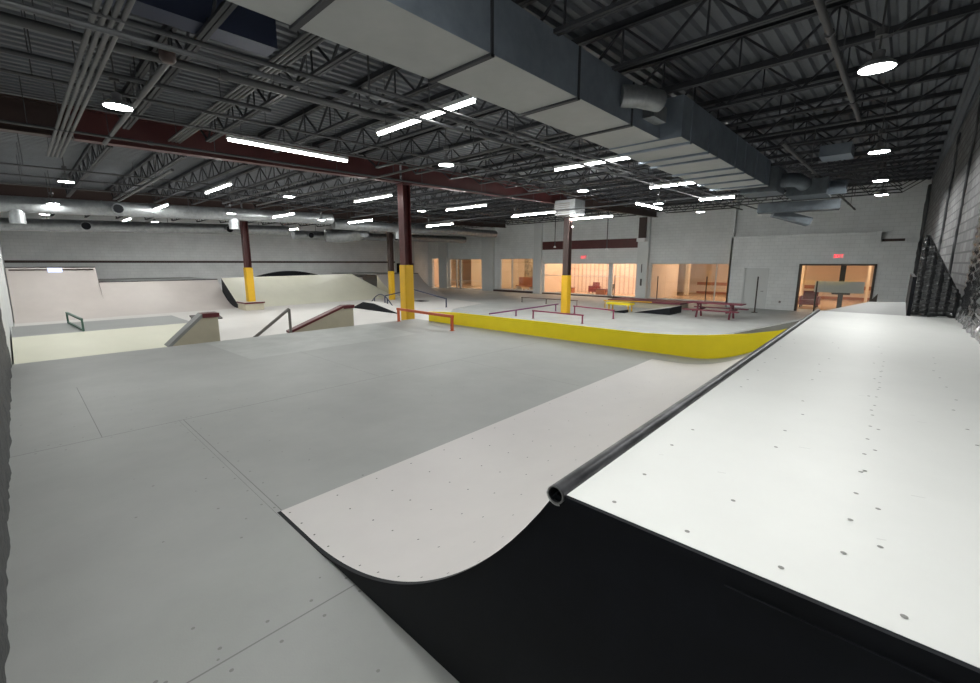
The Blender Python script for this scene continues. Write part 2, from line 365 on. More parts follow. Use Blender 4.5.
# ------------------------------------------------------------------ steel frame
GX = [-13.2, -27.3]
def girder(x, y0, y1, m, label):
    za, zb = zdeck(y0), zdeck(y1)
    r = thing('steel_girder', label, 'beam', (x, y0, za-0.75), 'steel girders over the columns')
    def slab(w, t0, t1, nm):
        mb = MB(); vs = []
        for y, z in ((y0, za), (y1, zb)): vs += [(x-w/2, y, z+t0), (x+w/2, y, z+t0), (x+w/2, y, z+t1), (x-w/2, y, z+t1)]
        mb.add(vs, [(0,1,2,3),(7,6,5,4),(0,4,5,1),(1,5,6,2),(2,6,7,3),(3,7,4,0)]); return mb.build(nm, m, r)
    slab(0.02, -0.73, -0.14, 'web'); slab(0.26, -0.76, -0.73, 'bottom_flange'); slab(0.26, -0.14, -0.11, 'top_flange')
girder(-13.2, -0.3, 1.2, M['brown'], 'end of the maroon girder by the padded back wall, shade coloured in as brown')  # shade on this end of the maroon girder, put in as dark brown
girder(-13.2, 1.22, 9.55, M['maroon'], 'maroon steel girder ending at the tall maroon column, beside the lengthwise strip light')
girder(-13.2, 9.65, 20.0, M['maroon'], 'maroon steel girder between the tall maroon column and the column by the rails')
girder(-13.2, 20.1, 31.4, M['brown'], 'dark steel girder from the column by the rails to the window wall')
girder(-27.3, -0.3, 9.0, M['brown'], 'dark steel girder over the big quarter pipe ending at the planter column')
girder(-27.3, 9.1, 18.6, M['brown'], 'dark steel girder between the planter column and the column by the navy rail')
girder(-27.3, 18.7, 31.4, M['brown'], 'dark steel girder from the navy rail column to the window wall')

def column(x, y, zjt, m, label, jw, base=F):
    r = thing('steel_column', label, 'column', (x, y, base))
    top = zdeck(y)-0.77; mb = MB(); h = 0.16
    mb.box(x-h, x+h, y-h, y-h+0.025, base, top).box(x-h, x+h, y+h-0.025, y+h, base, top).box(x-0.012, x+0.012, y-h, y+h, base, top)
    mb.box(x-0.2, x+0.2, y-0.2, y+0.2, top-0.03, top)
    mb.build('shaft', m, r)
    j = MB(); jh = jw/2
    pts = [(-jh+0.04,-jh),(jh-0.04,-jh),(jh,-jh+0.04),(jh,jh-0.04),(jh-0.04,jh),(-jh+0.04,jh),(-jh,jh-0.04),(-jh,-jh+0.04)]
    j.prism([(x+a, y+b) for a, b in pts], 'z', base+0.02, zjt)
    j.build('pad', M['yellow2'], r)
column(-13.25, 9.75, 1.92, M['maroon'], 'maroon column with a tall yellow pad behind the orange rail', 0.39)
column(-13.0, 19.9, 1.35, M['brown'], 'dark column with a yellow pad standing among the low magenta rails', 0.40)
column(-27.4, 9.12, 1.72, M['maroon'], 'maroon and yellow column rising from the small tan planter box', 0.40)
column(-27.2, 18.65, 1.40, M['brown'], 'thin dark and yellow column just behind the tall maroon column', 0.36)

# open-web joists: one per bay and line, copies of three patterns
def joist_proto(x0, x1, nm_label):
    L = x1 - x0; D = 0.62
    r = thing('roof_joist', nm_label, 'joist', (x0, 0, 0), 'open-web roof joists')
    t = MB().box(x0, x1, -0.06, -0.008, -0.10, -0.06).box(x0, x1, 0.008, 0.06, -0.10, -0.06).box(x0, x1, -0.06, -0.05, -0.10, -0.01).box(x0, x1, 0.05, 0.06, -0.10, -0.01)
    t.build('top_chord', M['joist'], r)
    a, b = x0+0.9, x1-0.9
    t = MB().box(a, b, -0.055, -0.008, -D, -D+0.045).box(a, b, 0.008, 0.055, -D, -D+0.045)
    t.build('bottom_chord', M['joist'], r)
    w = MB(); n = max(2, round((b-a)/1.2)); s = (b-a)/n
    w.bar((x0+0.15,0,-0.08), (a,0,-D+0.03), 0.035, 0.035); w.bar((x1-0.15,0,-0.08), (b,0,-D+0.03), 0.035, 0.035)
    for k in range(n):
        p = a+k*s
        w.bar((p,0,-D+0.03),(p+s/2,0,-0.08),0.03,0.03); w.bar((p+s/2,0,-0.08),(p+s,0,-D+0.03),0.03,0.03)
        w.bar((p+s/2,0,-0.08),(p+s/2,0,-D+0.03),0.022,0.022)
    w.build('web', M['joist'], r)
    return r
BAYS = [(-13.04, 0.45, 'brick wall'), (-27.14, -13.36, 'middle'), (-38.6, -27.46, 'striped wall')]
JY = [1.95+1.5*k for k in range(20)]
for x0, x1, where in BAYS:
    proto = None
    for k, y in enumerate(JY):
        lab = 'dark open-web joist in the %s bay, %s out from the window wall' % (where, ORD[len(JY)-1-k])
        loc = (x0, y, zdeck(y))
        if proto is None:
            proto = joist_proto(x0, x1, lab); proto.location = loc
        else: dup(proto, loc, lab)

# ------------------------------------------------------------------ the wooden skate platform
X0P, Y1P = -12.75, 9.7
P = thing('skate_platform', 'broad grey wooden skate floor of screwed sheets in front of the quarter pipe', 'skate floor', (0, 0, F))
mb = MB()
mb.box(X0P, 0.8, YB+0.005, Y1P, F+0.001, 0.0)
e = 0.0015
def strip(x0, x1, y0, y1): mb.add([(x0,y0,e),(x1,y0,e),(x1,y1,e),(x0,y1,e)], [(0,1,2,3)], 1)
strip(-6.575, -6.563, -0.3, 9.0); strip(-6.57, -3.48, 1.235, 1.243); strip(-9.6, -6.57, 0.44, 0.448); strip(-2.293, -2.283, -0.3, 1.23)
strip(-6.57, -3.4, 1.19, 1.194); strip(-12.7, -6.57, 4.2, 4.206); strip(-6.57,-3.5,6.1,6.106)
# scuffed sheet by the hubba ledges
mb.add([(-12.7,3.05,e),(-9.8,3.15,e),(-9.95,7.6,e),(-12.7,7.9,e)], [(0,1,2,3)], 3)
def flat_dot(x, y, z, r, mi, ry=1.0):
    mb.add([(x+r*math.cos(t*math.pi/4), y+ry*r*math.sin(t*math.pi/4), z) for t in range(8)], [tuple(range(8))], mi)
rnd = random.Random(3)
for x in [-2.2-0.1*0, -2.38]:
    for k in range(6): flat_dot(x+rnd.uniform(-.02,.02), 0.0+k*0.24, e, 0.011, 2)
for k in range(14): flat_dot(-6.5, -0.1+0.62*k, e, 0.011, 2); flat_dot(-6.64, 0.1+0.62*k, e, 0.011, 2)
for k in range(9): flat_dot(-3.7-0.33*k, 1.16, e, 0.010, 2); flat_dot(-3.75-0.33*k, 1.31, e, 0.010, 2)
for k in range(70): flat_dot(rnd.uniform(-9, -1.4), rnd.uniform(-0.2, 6.5) if k % 3 else rnd.uniform(-0.2, 1.1), e, rnd.uniform(0.007, 0.012), 2)
mb.build('floor_sheet', [M['plat'], M['seam'], M['screw'], M['plat2']], P)

# ------------------------------------------------------------------ big quarter pipe with deck
DZ = 1.2; XT, XC = -3.48, -0.80; XQ = -2.95; RUN = XC - XQ
QR = (RUN*RUN + DZ*DZ)/(2*DZ)
def qz(x): return 0.0 if x <= XQ else QR - math.sqrt(max(0, QR*QR - (x-XQ)**2))
Q = thing('quarter_pipe', 'large white quarter pipe with black sides, round steel coping and a wide white deck', 'ramp', (XC, 1.23, 0))
QY0, QY1 = 1.23, 9.62; DY1 = 9.27
def skew(mb):
    mb.v = [(x - 0.022*(y-1.23) if x < 1.0 else x, y, z) for x, y, z in mb.v]; return mb
def surf(y0, y1, mats, nm, x0=XT, x1=XC-0.02, thick=0.025, dots=None, lift=0.003):
    mb = MB(); N = 40; vs = []
    xsx = [x0+(x1-x0)*k/N for k in range(N+1)]
    for y in (y0, y1): vs += [(x, y, qz(x)+lift) for x in xsx]
    fs = [(k, k+1, N+2+k, N+1+k) for k in range(N)]
    mb.add(vs, fs, 0, True)
    vs2 = [(x, y0, qz(x)+lift) for x in xsx] + [(x, y0, qz(x)-thick+lift) for x in xsx]
    if dots:
        for (x, y, r) in dots:
            s = math.atan2(max(0, x-XQ), QR-qz(x)); ca, sa = math.cos(s), math.sin(s); c = (x, y, qz(x)+lift+0.0015)
            mb.add([(c[0]+r*math.cos(t*math.pi/4)*ca - 0.0012*sa, c[1]+r*math.sin(t*math.pi/4), c[2]+r*math.cos(t*math.pi/4)*sa) for t in range(8)], [tuple(range(8))], 1)
    return skew(mb).build(nm, mats, Q)
dots = []
yy = QY0+0.04
for k in range(12): dots.append((XT+0.08+k*0.215, yy, 0.008))
for j in range(1, 7):
    for k in range(9):
        dots.append((XT+0.12+k*0.28+rnd.uniform(-.02,.02), QY0+j*0.42+rnd.uniform(-.03,.03), 0.008))
for j in range(7, 18):
    for k in range(5): dots.append((XT+0.12+k*0.55+rnd.uniform(-.05,.05), QY0+j*0.42, 0.007))
surf(QY0, 8.93, [M['pink'], M['screwd']], 'riding_surface', dots=dots)
surf(8.93, QY1, [M['plat']], 'grey_end_sheet')
# black side panel at the camera's end
mb = MB(); N = 40
xsx = [XT+(XC-XT)*k/N for k in range(N+1)]
top = [(x, qz(x)-0.006) for x in xsx] + [(XC+0.06, DZ-0.045), (0.82, DZ-0.045)]
vs = [(x, QY0-0.02, z) for x, z in top] + [(x, QY0-0.02, 0.0015) for x, z in top]
n = len(top); mb.add(vs, [(k, n+k, n+k+1, k+1) for k in range(n-1)])
vs = [(x, QY0+0.0, z) for x, z in top] + [(x, QY0+0.0, 0.0015) for x, z in top]
mb.add(vs, [(k, k+1, n+k+1, n+k) for k in range(n-1)])
vs = [(x, y, z) for y in (QY0-0.02, QY0) for x, z in top]; mb.add(vs, [(k, k+1, n+k+1, n+k) for k in range(n-1)])
mb.build('side_panel', M['black'], Q)
# dark trim edge following the curve and the deck
mb = MB()
vs = []
for y in (QY0-0.028, QY0-0.0): vs += [(x, y, qz(x)+0.003) for x in xsx]
mb.add(vs, [(k, k+1, N+2+k, N+1+k) for k in range(N)], 0, True)
vs = [(x, QY0-0.028, qz(x)+0.003) for x in xsx]+[(x, QY0-0.028, qz(x)-0.012) for x in xsx]
mb.add(vs, [(k, N+1+k, N+2+k, k+1) for k in range(N)])
mb.build('curved_edge_trim', M['black'], Q)
MB().box(XC+0.036, 0.82, QY0-0.028, QY0-0.012, DZ-0.04, DZ-0.001).box(XC+0.55,0.82,QY0-0.036,QY0-0.03,DZ-0.062,DZ-0.056).build('deck_edge_trim', M['black'], Q)
# coping: steel pipe, open at the camera's end
cr = 0.034; cc = (XC, DZ-0.004)
mb = MB(); n = 20; vs = []
for (y, rr) in ((QY0-0.035, cr-0.006), (QY0+0.3, cr-0.006), (QY0-0.035, cr), (DY1, cr)):
    vs += [(cc[0]+rr*math.cos(2*math.pi*k/n), y, cc[1]+rr*math.sin(2*math.pi*k/n)) for k in range(n)]
fs = []
for k in range(n):
    k2 = (k+1) % n
    fs += [(k, k2, n+k2, n+k), (2*n+k, 2*n+k2, 3*n+k2, 3*n+k)]
mb.add(vs, fs, 0, True)
mb.add(vs, [(k, (k+1) % n, 2*n+(k+1) % n, 2*n+k) for k in range(n)], 1)
mb.add(vs, [tuple(range(3*n, 4*n))], 0); mb.add(vs, [tuple(range(n, 2*n))], 2)
skew(mb).build('coping', [M['steel'], M['steelrim'], M['black']], Q)
mb = MB()
for s0, s1 in ((0.036, 0.042),):
    vs = [(cc[0]+r_*math.cos(a), QY0-0.030, cc[1]+r_*math.sin(a)) for r_ in (s0, s1) for a in [math.pi*(1.02+0.62*t/10) for t in range(11)]]
    mb.add(vs, [(k, k+1, 12+k, 11+k) for k in range(10)])
mb.build('weld_bead', M['fix'], Q)
# deck sheet
mb = MB(); mb.box(XC+0.026, 0.82, QY0-0.012, DY1, DZ-0.03, DZ)
def ddot(x, y, r=0.011, mi=1): r *= 0.78; mb.add([(x+r*math.cos(t*math.pi/4), y+r*math.sin(t*math.pi/4), DZ+0.0015) for t in range(8)], [tuple(range(8))], mi)
for k in range(9): ddot(-0.62+0.24*k, QY0+0.055+rnd.uniform(-.008,.008), 0.010)
for j in range(14):
    for k, x in enumerate((-0.66, -0.3, 0.02, 0.36)):
        if rnd.random() < 0.8: ddot(x+rnd.uniform(-.04,.04), QY0+0.32+j*0.31+rnd.uniform(-.05,.05), 0.010)
for j in range(16): ddot(-0.02+0.005*j, QY0+0.25+j*0.22, 0.010)
for j in range(16):
    x, y = rnd.uniform(-0.7, 0.5), QY0+rnd.uniform(0.15, 5)
    w = rnd.uniform(0.01, 0.04); mb.add([(x,y,DZ+0.001),(x+w,y+0.01,DZ+0.001),(x+w*1.1,y+0.016,DZ+0.001),(x,y+0.007,DZ+0.001)], [(0,1,2,3)], 2)
skew(mb).build('deck_sheet', [M['white'], M['screw'], M['scuff']], Q)

# yellow guard board along the platform's far edge
mb = MB(); pts = []
xs1 = [-11.9, -11.3, -10.7] + [-10 + 0.5*k for k in range(0, 12)] + [-4.2, -3.9, -3.5, -3.1, -2.86, -2.5, -2.08, -1.8, -1.57, -1.2, -1.03]
def ytop(x):
    T = [(-11.9, 0.33), (-10.7, 0.40), (-7, 0.42), (-4.2, 0.42), (-3.5, 0.455), (-2.86, 0.52), (-2.08, 0.63), (-1.57, 0.75), (-0.95, 0.98)]
    for (a, p), (b, q) in zip(T, T[1:]):
        if a <= x <= b: return p+(q-p)*(x-a)/(b-a)
    return T[0][1]
N = len(xs1)
for y in (9.64, 9.685):
    base = len(mb.v)
    vs = [(x, y, ytop(x)) for x in xs1] + [(x, y, max(0.001, qz(x+0.18)-0.06)) for x in xs1]
    mb.add(vs, [(k, k+1, N+k+1, N+k) for k in range(N-1)])
vs = [(x, y, ytop(x)) for y in (9.64, 9.685) for x in xs1]; mb.add(vs, [(k, k+1, N+k+1, N+k) for k in range(N-1)])
mb.add([(-11.9,9.64,0.001),(-11.9,9.685,0.001),(-11.9,9.685,0.33),(-11.9,9.64,0.33)], [(0,1,2,3)])
tag(mb.build('guard_board', M['yellow'], origin=(-6.5, 9.66, 0)), 'long yellow board edging the grey floor and curving up at the quarter pipe', 'guard board')

# deck and bank beyond the big quarter pipe
R2 = thing('rear_ramp_deck', 'shaded grey ramp deck continuing beyond the white deck towards the exit', 'ramp', (-0.3, 9.8, F))
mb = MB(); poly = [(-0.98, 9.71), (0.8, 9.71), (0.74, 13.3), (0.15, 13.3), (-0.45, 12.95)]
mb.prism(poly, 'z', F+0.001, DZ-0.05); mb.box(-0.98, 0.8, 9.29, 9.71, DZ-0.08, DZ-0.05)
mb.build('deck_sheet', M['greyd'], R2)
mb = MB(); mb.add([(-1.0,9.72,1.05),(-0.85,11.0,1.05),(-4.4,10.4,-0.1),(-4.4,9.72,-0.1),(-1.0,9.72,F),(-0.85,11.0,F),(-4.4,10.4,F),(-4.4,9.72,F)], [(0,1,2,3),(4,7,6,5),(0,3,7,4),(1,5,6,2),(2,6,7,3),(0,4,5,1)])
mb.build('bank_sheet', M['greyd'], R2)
mb = MB(); mb.add([(-0.46,12.9,1.155),(-0.34,12.9,1.155),(-0.34,12.9,1.33),(-0.46,12.97,1.155),(-0.34,12.97,1.155),(-0.34,12.97,1.33)], [(0,1,2),(5,4,3),(0,3,4,1),(1,4,5,2),(2,5,3,0)])
mb.build('end_stop', M['frame'], R2)
MB().box(0.13, 0.18, 9.8, 13.3, DZ-0.049, 1.78).build('side_board', M['black'], R2)

# ------------------------------------------------------------------ padding and wrapped foam
def rippled(name, nx, nz, fn, mats, parent=None, origin=(0,0,0)):
    mb = MB(); vs = [fn(i/nx, j/nz) for j in range(nz+1) for i in range(nx+1)]
    mb.add(vs, [(j*(nx+1)+i, j*(nx+1)+i+1, (j+1)*(nx+1)+i+1, (j+1)*(nx+1)+i) for j in range(nz) for i in range(nx)], 0, True)
    return mb.build(name, mats, parent, origin)
def backpad(u, v):
    x = -12.6 + u*12.2; z = 0.002 + v*1.75
    b = 0.022*noise.noise(Vector((x*2.6, z*3.0, 0)))+0.012*noise.noise(Vector((x*8, z*8, 3)))
    y = -0.285 + b
    if v > 0.97: y = -0.335
    return (x, y, z)
tag(rippled('wall_pad', 300, 24, backpad, M['pad'], None, (-6.3, -0.3, 0)), 'dark grey lumpy wall padding along the near edge of the grey floor', 'padding')
def rolled(u, v):
    y = 2.2 + u*7.05; z = DZ+0.002 + v*1.62
    lump = 0.03*abs(math.sin(y*4.0 + 0.3*math.sin(z*3))) + 0.007*math.sin(z*58+2*math.sin(y*3)) + 0.008*noise.noise(Vector((y*7, z*9, 5)))
    x = 0.70 - lump
    if u > 0.985: x = 0.82
    if v > 0.985: x = 0.84
    return (x, y, z)
tag(rippled('foam_stack', 240, 130, rolled, M['plastic'], None, (0.8, 6, DZ)), 'tall stack of shiny black wrapped foam beside the white deck', 'padding')
def crumple(u, v):
    y = 4.5 + u*5.1; z = DZ+0.003 + v*0.24*(0.75+0.5*noise.noise(Vector((y*1.8, 0, 9))))
    x = 0.70 - 0.05*(1-v) - 0.035*noise.noise(Vector((y*5, z*6, 1)))-0.02*noise.noise(Vector((y*14, z*14, 1)))
    return (x, y, z)
tag(rippled('plastic_sheet', 160, 14, crumple, M['clearp'], None, (0.7, 7, DZ)), 'crumpled grey plastic sheet bunched along the foot of the wrapped foam', 'plastic sheet')
def panelf(u, v):
    x = 0.2 + u*0.58
    ztop = 2.43 if x < 0.25 else 2.43 - (x-0.25)*2.1
    z = DZ-0.01 + v*(ztop-DZ)
    fade = min(1.0, (1-v)*14)
    y = 9.62 + 0.014*abs(math.sin(x*30))*fade - fade*0.0025*math.sin(z*85+3*math.sin(x*9)) + fade*0.004*noise.noise(Vector((x*20, z*14, 2)))
    return (x, y, z)
pf = rippled('foam_barrier', 90, 140, panelf, M['plastic'], None, (0.5, 9.8, DZ)); 
tag(pf, 'black ribbed foam panel with a sloping top at the far end of the white deck', 'padding')
sol = pf.modifiers.new('thickness', 'SOLIDIFY'); sol.thickness = 0.06; sol.offset = 1
# drips of foam and cable down the brick wall
for k, (y, z0, z1, r_, l) in enumerate([(13.5, 1.2, 5.2, 0.025, 'thin dark pipe up the mottled brick wall, next to the foam'), (17.5, 1.5, 5.4, 0.03, 'thin dark pipe up the mottled brick wall, middle of the three'), (29.6, F+0.01, 5.6, 0.09, 'thick dark pipe in the corner of the brick wall and exit wall')]):
    pts = [(1.0-0.0164*y-0.05+0.015*math.sin(k+j*1.3), y+0.25*math.sin(j*1.3+k), z0+(z1-z0)*j/14) for j in range(15)]
    tag(MB().tube(pts, r_, 8).build('wall_pipe', M['pipe'], origin=(1.0-0.0164*y, y, z0)), l, 'pipe', 'pipes up the brick wall')

# ------------------------------------------------------------------ lower street course beyond the platform
tag(MB().prism([(-30.5,-0.3),(-12.8,-0.3),(-12.8,9.72),(-15.5,13.5),(-19.0,17.2),(-20.4,21.2),(-27.5,22.5),(-30.5,22.5)], 'z', F+0.001, F+0.012).build('course_floor', M['whitef'], origin=(-21, 10, F)),
    'pale white sheeted floor of the lower course in front of the far quarter pipes', 'skate floor')
# long flat-topped cream bank box
B = thing('bank_ramp', 'long low cream bank with a flat grey top in front of the tall quarter pipe', 'ramp', (-16, 2, F))
ybz = -0.1
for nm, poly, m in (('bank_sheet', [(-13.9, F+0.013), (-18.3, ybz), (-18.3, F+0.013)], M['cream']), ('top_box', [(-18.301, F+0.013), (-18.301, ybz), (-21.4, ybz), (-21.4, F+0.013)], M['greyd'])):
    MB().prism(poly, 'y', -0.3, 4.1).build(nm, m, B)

# far quarter pipe along the striped wall, built in sections
def quarter(label, y0, y1, xt, xc, h, m, side, nm='wall_quarter_pipe', extra=None, tilt=0.0):
    r = thing(nm, label, 'ramp', (xt, (y0+y1)/2, F+0.012)); run = xt-xc
    R = (run*run+h*h)/(2*h); N = 24; z0 = F+0.014
    def z(t): return z0 + R - math.sqrt(max(0, R*R-(run*t)**2))
    mb = MB(); vs = []
    for y in (y0, y1): vs += [(xt-run*k/N, y, z(k/N)) for k in range(N+1)]
    mb.add(vs, [(k, N+1+k, N+2+k, k+1) for k in range(N)], 0, True)
    mb.build('riding_surface', m, r)
    mb = MB()
    for y in (y0, y1):
        vs = [(xt-run*k/N, y, z(k/N)-0.004) for k in range(N+1)] + [(xt-run*k/N, y, z0) for k in range(N+1)]
        mb.add(vs, [(k, k+1, N+2+k, N+1+k) for k in range(N)])
    mb.build('side_panel', side, r)
    zt = z(1)
    if xc > XL+0.4:
        MB().box(XL+0.05, xc-0.03, y0, y1, zt-0.05, zt-0.01).build('deck_sheet', M['greyd'], r)
    MB().tube([(xc, y0, zt), (xc, y1, zt)], 0.03, 8).build('coping', M['steel'], r)
    return r, zt
q1, z1 = quarter('tall pinkish quarter pipe section by the padded wall, dark bar near its top', -0.3, 3.05, -28.4, -32.6, 2.42, M['pinkw'], M['black'])
MB().box(-32.52, -32.46, -0.2, 2.95, 1.60, 1.66).build('top_bar', M['brown'], q1)
q2, z2 = quarter('pinkish quarter pipe section lower than the tall one beside it', 3.05, 8.75, -28.6, -31.9, 1.62, M['pinkw'], M['black'])
# cream planar bank between the quarter pipes
r = thing('cream_bank', 'broad flat cream bank with a slanting end between the pinkish quarter pipes', 'ramp', (-29, 13, F))
mb = MB(); zb = F+0.014
vs = [(-28.3,8.8,zb),(-28.6,20.0,zb),(-31.3,17.8,1.15),(-31.3,8.8,1.05),(-31.4,8.8,zb),(-31.4,20.0,zb)]
mb.add(vs, [(0,1,2,3)]); mb.build('bank_sheet', M['cream'], r)
mb = MB(); mb.add(vs, [(0,3,4),(1,5,2),(3,2,5,4)]); mb.build('side_panel', M['black'], r)
mb = MB(); N = 12; pts = [(10.9+4.6*k/N, 1.07+0.36*math.sin(math.pi*k/N)) for k in range(N+1)]
mb.prism(pts, 'x', -31.9, -31.6); mb.build('arched_top', M['black'], r)
q3, z3 = quarter('pale quarter pipe at the far corner, its curved end facing the lit windows', 20.0, 24.2, -27.0, -31.2, 1.75, M['pinkw'], M['hub'])
q4, z4 = quarter('narrow dark-topped pinkish ramp between the cream bank and corner quarter pipe', 18.4, 19.98, -31.5, -33.4, 1.5, M['pinkw'], M['black'])
# small bluish light on the tall section
tag(MB().box(-32.5, -32.40, 1.18, 1.72, 1.50, 1.72).build('wall_box', M['blue'], origin=(-32.45, 1.45, 1.5)), 'small glowing bluish box at the top of the tall quarter pipe section', 'sign box')

# ------------------------------------------------------------------ ledges, rails and small obstacles
def hubba(label, y0, ytop, y1, zlo, zhi, endface, tw=0.40):
    r = thing('hubba_ledge', label, 'ledge', (-13.5, (y0+y1)/2, F), 'sloping ledges beyond the platform edge')
    xa, xb = -13.3, -13.27-tw+0.03
    poly = [(y0, zlo), (ytop, zhi), (y1, zhi), (y1, F+0.013), (y0, F+0.013)]
    MB().prism(poly, 'x', xa, xb).build('side_box', M['hub'], r)
    MB().bar((-13.27-tw/2, y0-0.05, zlo), (-13.27-tw/2, ytop, zhi+0.02), tw, 0.07).build('sloping_top', endface, r)
    MB().box(-13.25, -13.27-tw, ytop-0.02, y1+0.03, zhi-0.06, zhi+0.05).build('flat_top', M['hubtop'], r)
hubba('short steep tan ledge with a red flat top at the platform edge', 2.45, 3.22, 3.56, -0.10, 0.63, M['greyd'])
hubba('longer tan ledge with a dark red sloping top between the grey and orange rails', 5.47, 7.24, 7.56, -0.07, 0.57, M['hubtop'], 0.28)
r = thing('kicker_board', 'small dark board on the grey bank behind the short steep ledge', 'board', (-18.7, 3.9, -0.1))
MB().bar((-18.3, 4.6, -0.03), (-18.9, 4.6, 0.08), 0.9, 0.05).build('board', M['frame'], r)
MB().box(-18.95,-18.85,4.2,5.0,-0.098,0.06).build('support', M['frame'], r)

def rail(name, label, pts, m, rad=0.03, posts=None, base=F, zbase=None, feet=True, square=False):
    mid = Vector(pts[len(pts)//2]); zb = base if zbase is None else zbase
    r = thing(name, label, 'rail', (mid.x, mid.y, zb))
    mb = MB()
    if square:
        for a, b in zip(pts, pts[1:]): mb.bar(a, b, rad*2, rad*2)
    else: mb.tube(pts, rad, 10)
    mb.build('rail_bar', m, r)
    for p in posts or []:
        po = MB().bar((p[0], p[1], zb+0.001), (p[0], p[1], p[2]), rad*1.7, rad*1.7).build('post', m, r)
        if feet: MB().box(p[0]-0.05, p[0]+0.05, p[1]-0.06, p[1]+0.06, zb+0.001, zb+0.014).build('foot_plate', m, po, origin=r['base'])
    return r
LF = F+0.013
rail('handrail', 'grey sloping handrail between the two tan ledges', [(-13.1,4.32,-0.1),(-13.1,5.37,0.66)], M['railgrey'], 0.035, [(-13.1,5.37,0.66),(-13.1,4.34,-0.09)], zbase=LF, square=True)
rail('flat_rail', 'orange flat rail on the grey floor in front of the yellow-padded column', [(-9.58,8.67,0.43),(-12.6,8.84,0.43)], M['orange'], 0.04, [(-9.62,8.67,0.41),(-12.55,8.84,0.41)], zbase=0.0, square=True)
r = rail('frame_rail', 'small dark green framed rail on top of the cream bank', [(-18.35,1.22,0.27),(-21.2,1.05,0.27)], M['railgreen'], 0.03, [], zbase=-0.1, square=True)
for xx, yy in ((-18.35,1.22),(-21.2,1.05)):
    MB().bar((xx,yy,-0.098),(xx,yy,0.27),0.05,0.05).build('post', M['railgreen'], r)
MB().bar((-18.35,1.22,-0.06),(-21.2,1.05,-0.06),0.05,0.05).build('lower_bar', M['railgreen'], r)

rail('kinked_rail', 'navy blue kinked handrail beside the far yellow-padded column', [(-25.5,16.9,-0.22),(-25.0,18.9,0.16),(-20.0,17.6,-0.15)], M['darkblue'], 0.035, [(-25.5,16.9,-0.24),(-25.0,18.9,0.14),(-20.05,17.62,-0.17)], zbase=LF)
MB_ = MB().box(-25.2,-24.2,18.99,19.7,F+0.013,F+0.03)
tag(MB_.build('base_mat', M['black'], origin=(-24.7,19.3,F)), 'black base plate lying beside the peak of the navy rail', 'base plate')
# black mound with rainbow rail
r = thing('mound_box', 'black-sided white-topped mound obstacle behind the yellow-padded column', 'ramp', (-21.6, 13.6, F))
prof = [(-24.0,LF),(-22.7,LF+0.42),(-21.6,LF+0.40),(-19.2,LF)]
MB().prism(prof, 'y', 13.55, 13.6).build('side_panel', M['black'], r)
MB().prism([(a, b+0.004) for a, b in prof], 'y', 13.6, 14.3).build('riding_surface', M['whitef'], r)
pts = [(-25.3+0.3*k, 15.75-0.08*k, LF+0.02+0.72*math.sin(math.pi*(0.06+0.88*k/13))) for k in range(14)]
rail('rainbow_rail', 'navy arched rainbow rail behind the black mound', pts, M['darkblue'], 0.03, [(pts[2][0],pts[2][1],pts[2][2]), (pts[10][0],pts[10][1],pts[10][2])], zbase=LF, feet=False)
# planter around the far column
r = thing('planter_box', 'small tan box with a red edge around the foot of the far yellow column', 'ledge', (-27.4, 9.15, F))
MB().box(-28.1,-26.85,8.62,9.6,LF,-0.3).build('side_box', M['hub'], r)
MB().box(-28.15,-26.8,8.57,9.65,-0.3,-0.22).build('top_board', M['hubtop'], r)
MB().box(-28.12,-26.83,8.6,9.62,-0.22,-0.21).build('top_sheet', M['whitef'], r)

rail('low_rail', 'long low taupe rail alongside the window wall', [(-19.1,23.7,-0.36),(-14.6,23.7,-0.32)], M['taupe'], 0.03, [(-19.05,23.7,-0.37),(-17.0,23.7,-0.35),(-14.65,23.7,-0.33)], square=True)
rail('purple_rail', 'long purple low rail running past the near side of the dark column', [(-14.3,15.3,-0.42),(-13.95,20.6,-0.28)], M['purple'], 0.03, [(-14.2,17.2,-0.38),(-13.97,20.4,-0.3)], square=True)
rail('magenta_rail', 'magenta low rail just behind the yellow guard board', [(-13.0,17.0,-0.30),(-10.15,17.0,-0.30)], M['magenta'], 0.03, [(-12.95,17.0,-0.32),(-10.2,17.0,-0.32)], square=True)
rail('pink_rail', 'reddish low rail starting at the foot of the dark column', [(-12.7,20.2,-0.28),(-9.95,19.5,-0.26)], M['magenta'], 0.03, [(-10.0,19.51,-0.28),(-12.6,20.17,-0.3)], square=True)
r = thing('bench_rail', 'short yellow bench-shaped grind box beyond the reddish rail', 'rail', (-11.5, 23.0, F))
MB().box(-12.1,-10.7,22.7,23.3,-0.30,-0.2).build('top', M['yellow'], r)
for xx in (-12.0,-10.85):
    for yy in (22.75, 23.2): MB().box(xx,xx+0.06,yy,yy+0.06,F,-0.3).build('leg', M['yellow2'], r)
rail('thin_rail', 'thin olive rail just behind the yellow bench-shaped box', [(-13.1,24.2,-0.24),(-10.4,24.9,-0.24)], M['yellow2'], 0.025, [(-13.0,24.22,-0.26)], square=True)
r = thing('kicker_ramp', 'white-topped black-sided kicker ramp beside the picnic table', 'ramp', (-9.6, 24, F))
MB().prism([(-10.6,F+0.001),(-8.6,F+0.001),(-8.6,F+0.40)], 'y', 22.95, 24.6).build('side_box', M['black'], r)
mb = MB(); mb.add([(-10.62,22.93,F+0.012),(-8.58,22.93,F+0.41),(-8.58,24.62,F+0.41),(-10.62,24.62,F+0.012),(-10.62,22.93,F+0.002),(-8.58,22.93,F+0.385),(-8.58,24.62,F+0.385),(-10.62,24.62,F+0.002)], [(0,1,2,3),(4,7,6,5),(0,4,5,1),(1,5,6,2),(2,6,7,3)])
mb.build('top_sheet', M['whitef'], r)
